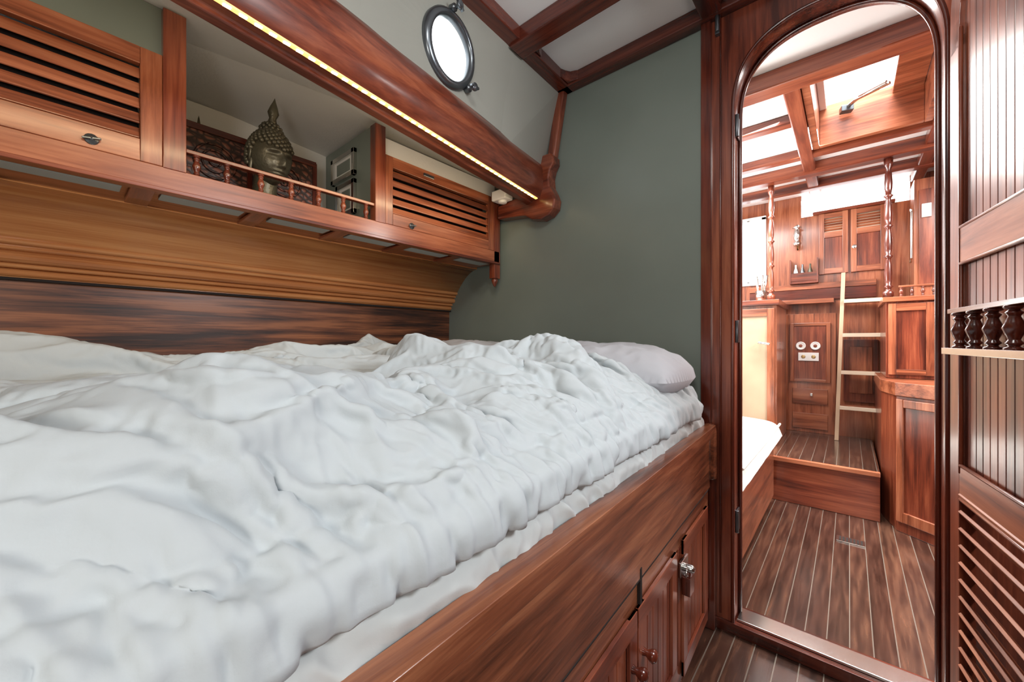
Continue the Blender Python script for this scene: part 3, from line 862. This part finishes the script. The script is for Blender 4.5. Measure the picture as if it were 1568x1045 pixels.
for x in (-.075, .150):
    o.hexa([(x,3.42,.251),(x+.022,3.42,.251),(x+.022,3.48,.251),(x,3.48,.251),(x+.035,3.52,1.39),(x+.057,3.52,1.39),(x+.057,3.575,1.39),(x+.035,3.575,1.39)], mStep)
for z in (.475,.71,.96,1.19):
    yy = 3.42+(z-.25)*.08; xx = (z-.25)*.03
    o.box(-.055+xx, .152+xx, yy-.02, yy+.08, z-.012, z+.010, mOX)
    o.box(-.055+xx, .152+xx, yy-.026, yy-.018, z-.013, z+.012, mLight)
o.done(.002)
o = B('step_locker_door')
o.box(-.03, .15, 3.60, YW, .50, .93, mRZ)
o.box(.0, .12, 3.59, 3.60, .56, .88, mOZ)
o.done(.002)
o = B('settee')
o.box(-1.1, -.325, 1.60, 2.66, .04, .38, mOY); o.box(-1.1, -.35, 1.60, 2.64, 0, .05, mDY)
o.box(-1.1, -.305, 1.58, 2.68, .345, .385, mRY)
def cush(u, v):
    a, b = u*2-1, v*2-1
    k = (1-abs(a)**10)*(1-abs(b)**14)
    return Vector((-.70+a*.415, 2.13+b*.54, .385+.10*max(0,k)**.35+.004*nz(a*4,b*5)+.006*(1-a*a)*(1-b*b)))
o.grid(cush, 60, 70, mCush)
o.tube([(-.293, 1.62, .455), (-.287, 2.1, .46), (-.293, 2.64, .455)], .006, mCush)
o.done(.004, normals=False)
o = B('galley_counter')
o.box(-.95, -.350, 3.0, 3.5, .251, 1.15, mOZ)
o.box(-.92, -.38, 2.985, 3.0, .30, 1.10, mStep)
for x in (-.62, -.40): o.box(x, x+.04, 2.975, 3.0, .27, 1.13, mOZ)
o.box(-.58, -.40, 2.976, 3.0, 1.08, 1.13, mOX); o.box(-.58, -.40, 2.976, 3.0, .27, .33, mOX)
o.box(-.97, -.335, 2.97, 3.50, 1.15, 1.185, mRX)
o.tube([(-.44, 2.975, .91), (-.44, 2.94, .91), (-.38, 2.94, .90)], .008, mMetal)
o.done(.003)
def post(nm, x, y, z0, z1, r, m):
    o = B(nm); h = z1-z0; pr = [(r*1.6,0),(r*1.6,.03),(r*.9,.04)]
    for k in range(4):
        b = .05+(h-.10)*k/4; d = (h-.10)/4
        pr += [(r*.8,b),(r*1.4,b+d*.06),(r*.8,b+d*.12),(r*1.1,b+d*.3),(r*1.15,b+d*.5),(r*.95,b+d*.8),(r*.7,b+d*.93)]
    pr += [(r*1.3,h-.04),(r*1.3,h)]
    o.lathe(pr, (x, y, z0), m, n=18); o.done(0)
post('turned_post', -.385, 3.04, 1.187, 1.929, .014, mRZ)
post('turned_post', .165, 3.0, 1.160, 1.929, .015, mDZ)
o = B('bottle_rack')
o.box(-.33, -.17, 3.56, 3.60, 1.342, 1.36, mRX); o.box(-.33, -.17, 3.555, 3.56, 1.36, 1.42, mRX)
for x in (-.335, -.175): o.box(x, x+.008, 3.55, 3.61, 1.342, 1.52, mRZ)
for i, x in enumerate((-.30, -.26, -.215)):
    o.lathe([(.014,0),(.015,.06),(.012,.08),(.006,.10),(.006,.125),(0,.126)], (x, 3.585, 1.36), (mPlas, mDkMetal, mBronze)[i], n=14)
o.done(.001)
o = B('wall_oil_lamp')
o.lathe([(.02,0),(.028,.02),(.012,.035),(.020,.05),(.024,.08),(.016,.12),(.012,.13),(.03,.135),(0,.16)], (-.29, 3.56, 1.62), mMetal, n=16)
o.tube([(-.29, 3.56, 1.63), (-.29, 3.60, 1.60), (-.29, 3.618, 1.66)], .005, mBrass)
o.done(0)
o = B('utensil_holder')
o.lathe([(.030,0),(.034,.07),(.030,.07),(.026,.01),(0,.01)], (-.45, 3.10, 1.187), mMetal, n=18)
for i in range(5):
    a = i*1.26; o.tube([(-.45+.012*math.cos(a), 3.10+.012*math.sin(a), 1.20), (-.45+.035*math.cos(a), 3.10+.035*math.sin(a), 1.36)], [.003,.007], mLight if i % 2 else mMetal, n=8)
o.done(0)
o = B('galley_cabinet')
poly = [(.13,2.86),(.175,2.66),(.33,2.53),(1.2,2.50),(1.2,3.60),(.13,3.60)]
o.prism(poly, lambda p, a: (p[0], p[1], a), .0, .655, mRZ)
o.prism([(p[0]-(.006 if p[0] < 1 else 0), p[1]-(.012 if p[1] < 2.9 else 0)) for p in poly], lambda p, a: (p[0], p[1], a), .655, .72, mOX)
d = Vector((.155, -.13, 0)).normalized(); nn = Vector((d.y, -d.x, 0))
Rm = Matrix((( d.x, nn.x, 0), (d.y, nn.y, 0), (0,0,1)))
mid = Vector((.2525, 2.595, .0))
for off, w, z0_, z1_ in ((-.083,.03,.05,.64),(.083,.03,.05,.64),(0,.136,.60,.639),(0,.136,.051,.10)):
    o.obox(mid + d*off + nn*.004 + Vector((0,0,(z0_+z1_)/2)), (w, .012, z1_-z0_), Rm, mOZ)
o.done(.003)
o = B('chart_table_cabinet')
o.box(.195, 1.0, 2.92, 3.58, .722, 1.13, mRZ)
o.box(.150, .195, 2.92, 3.40, .722, 1.13, mRZ)
for x in (.16,.30): o.box(x, x+.03, 2.91, 2.925, .74, 1.12, mOZ)
o.box(.19, .30, 2.911, 2.925, 1.08, 1.119, mOX); o.box(.19,.30, 2.911, 2.925, .741, .77, mOX)
o.box(.138, 1.0, 2.90, 3.40, 1.13, 1.155, mOX)
o.box(.20, .9, 2.92, 2.935, 1.205, 1.215, mOX)
for i in range(10): o.lathe(spindle_prof(.052, .009), (.21+i*.04, 2.927, 1.155), mRZ, n=10)
o.box(.30, .9, 3.40, 3.58, 1.13, 1.90, mOZ)
o.box(.32, .50, 3.385, 3.40, 1.25, 1.83, mRZ)
o.box(.33, .37, 3.37, 3.386, 1.66, 1.74, mPlas)
o.tube([(.285, 3.40, 1.40), (.285, 3.36, 1.42), (.285, 3.36, 1.70), (.285, 3.40, 1.72)], .006, mMetal)
o.done(.003)
o = B('life_ring')
o.tube([(.40, 2.80+.09*math.cos(t*math.pi/12), 1.82+.09*math.sin(t*math.pi/12)) for t in range(24)], .022, mCush, n=12, closed=True)
o.done(0)
o = B('floor_vent')
o.box(-.045, .055, 2.34, 2.40, .0, .006, mMetal)
for i in range(7): o.box(-.035+i*.0125, -.028+i*.0125, 2.348, 2.392, .006, .0075, mBlack)
o.done(.001)

# ------------------------------------------------------------------ lights
def area(name, loc, target, sx, sy, e, col=(1,1,1)):
    l = bpy.data.lights.new(name, 'AREA'); l.shape = 'RECTANGLE'; l.size = sx; l.size_y = sy; l.energy = e; l.color = col
    ob = bpy.data.objects.new(name, l); ob.location = loc
    d = Vector(target)-Vector(loc); ob.rotation_euler = d.to_track_quat('-Z', 'Y').to_euler(); COL.objects.link(ob); return ob
area('cabin_portlight_right', (.80, .75, 1.55), (-.80, .60, .85), .26, .26, 17, (.93, .97, 1))
area('cabin_bulkhead_fill', (-.15, .35, 1.93), (-.55, 1.4, .9), .3, .3, 5.5, (1, .99, .95))  # added fill that brightens the green bulkhead, no real ceiling fixture
area('cabin_rear_fill', (.35, -.75, 1.05), (-1.4, .7, 1.15), .4, .4, 9, (1, .95, .88))  # unseen fill added behind the camera to lift the cove under the shelf
# LED strip: long thin warm lamp under the beam, its long side along the beam, shining outboard
l = area('led_strip_lamp', (bx(.30)-.085, .30, 1.500), (-1.62, .30, 1.25), 2.0, .02, 2.6, (1, .76, .46))
lx = Vector((-.139, 1, 0)).normalized(); lz = -Vector((-.85, 0, -.35)); lz = (lz - lx*lz.dot(lx)).normalized(); ly = lz.cross(lx)
l.rotation_euler = Matrix(((lx.x, ly.x, lz.x), (lx.y, ly.y, lz.y), (lx.z, ly.z, lz.z))).to_euler()
area('salon_hatch_daylight', (.10, 2.32, 3.0), (.05, 2.32, 0), .6, .7, 130, (1, .99, .97))
area('salon_left_fill', (-.75, 2.6, 1.92), (-.6, 2.5, 0), .8, 1.2, 70, (1, .98, .95))  # added overhead fill to brighten the salon's left side, no fitting there
area('salon_entry_fill', (.9, 2.1, 1.92), (.6, 2.4, 0), .8, 1.0, 68, (1, .98, .95))  # second added salon fill, out of view to the right of the doorway
area('salon_upward_fill', (-.95, 2.35, 1.30), (-.5, 2.35, 2.0), .3, 1.0, 22, (1, .99, .97))  # hidden upward fill added to whiten the salon ceiling
area('companionway_daylight', (.02, 4.1, 2.3), (.0, 2.6, .6), .8, .5, 110, (.95, .98, 1))

w = bpy.data.worlds.new('overcast_sky'); scene.world = w; w.use_nodes = True
bg = w.node_tree.nodes['Background']; bg.inputs['Color'].default_value = (.92, .97, 1, 1); bg.inputs['Strength'].default_value = 4

# ------------------------------------------------------------------ camera
cam = bpy.data.cameras.new('camera'); co_ = bpy.data.objects.new('camera', cam); COL.objects.link(co_)
cam.sensor_width = 36; cam.lens = 600/1568*36; cam.clip_start = .01
co_.location = (0, 0, HC); co_.rotation_euler = (math.radians(90), 0, math.radians(40.7))
scene.camera = co_
scene.view_settings.view_transform = 'Standard'
scene.view_settings.look = 'None'
scene.view_settings.exposure = 0
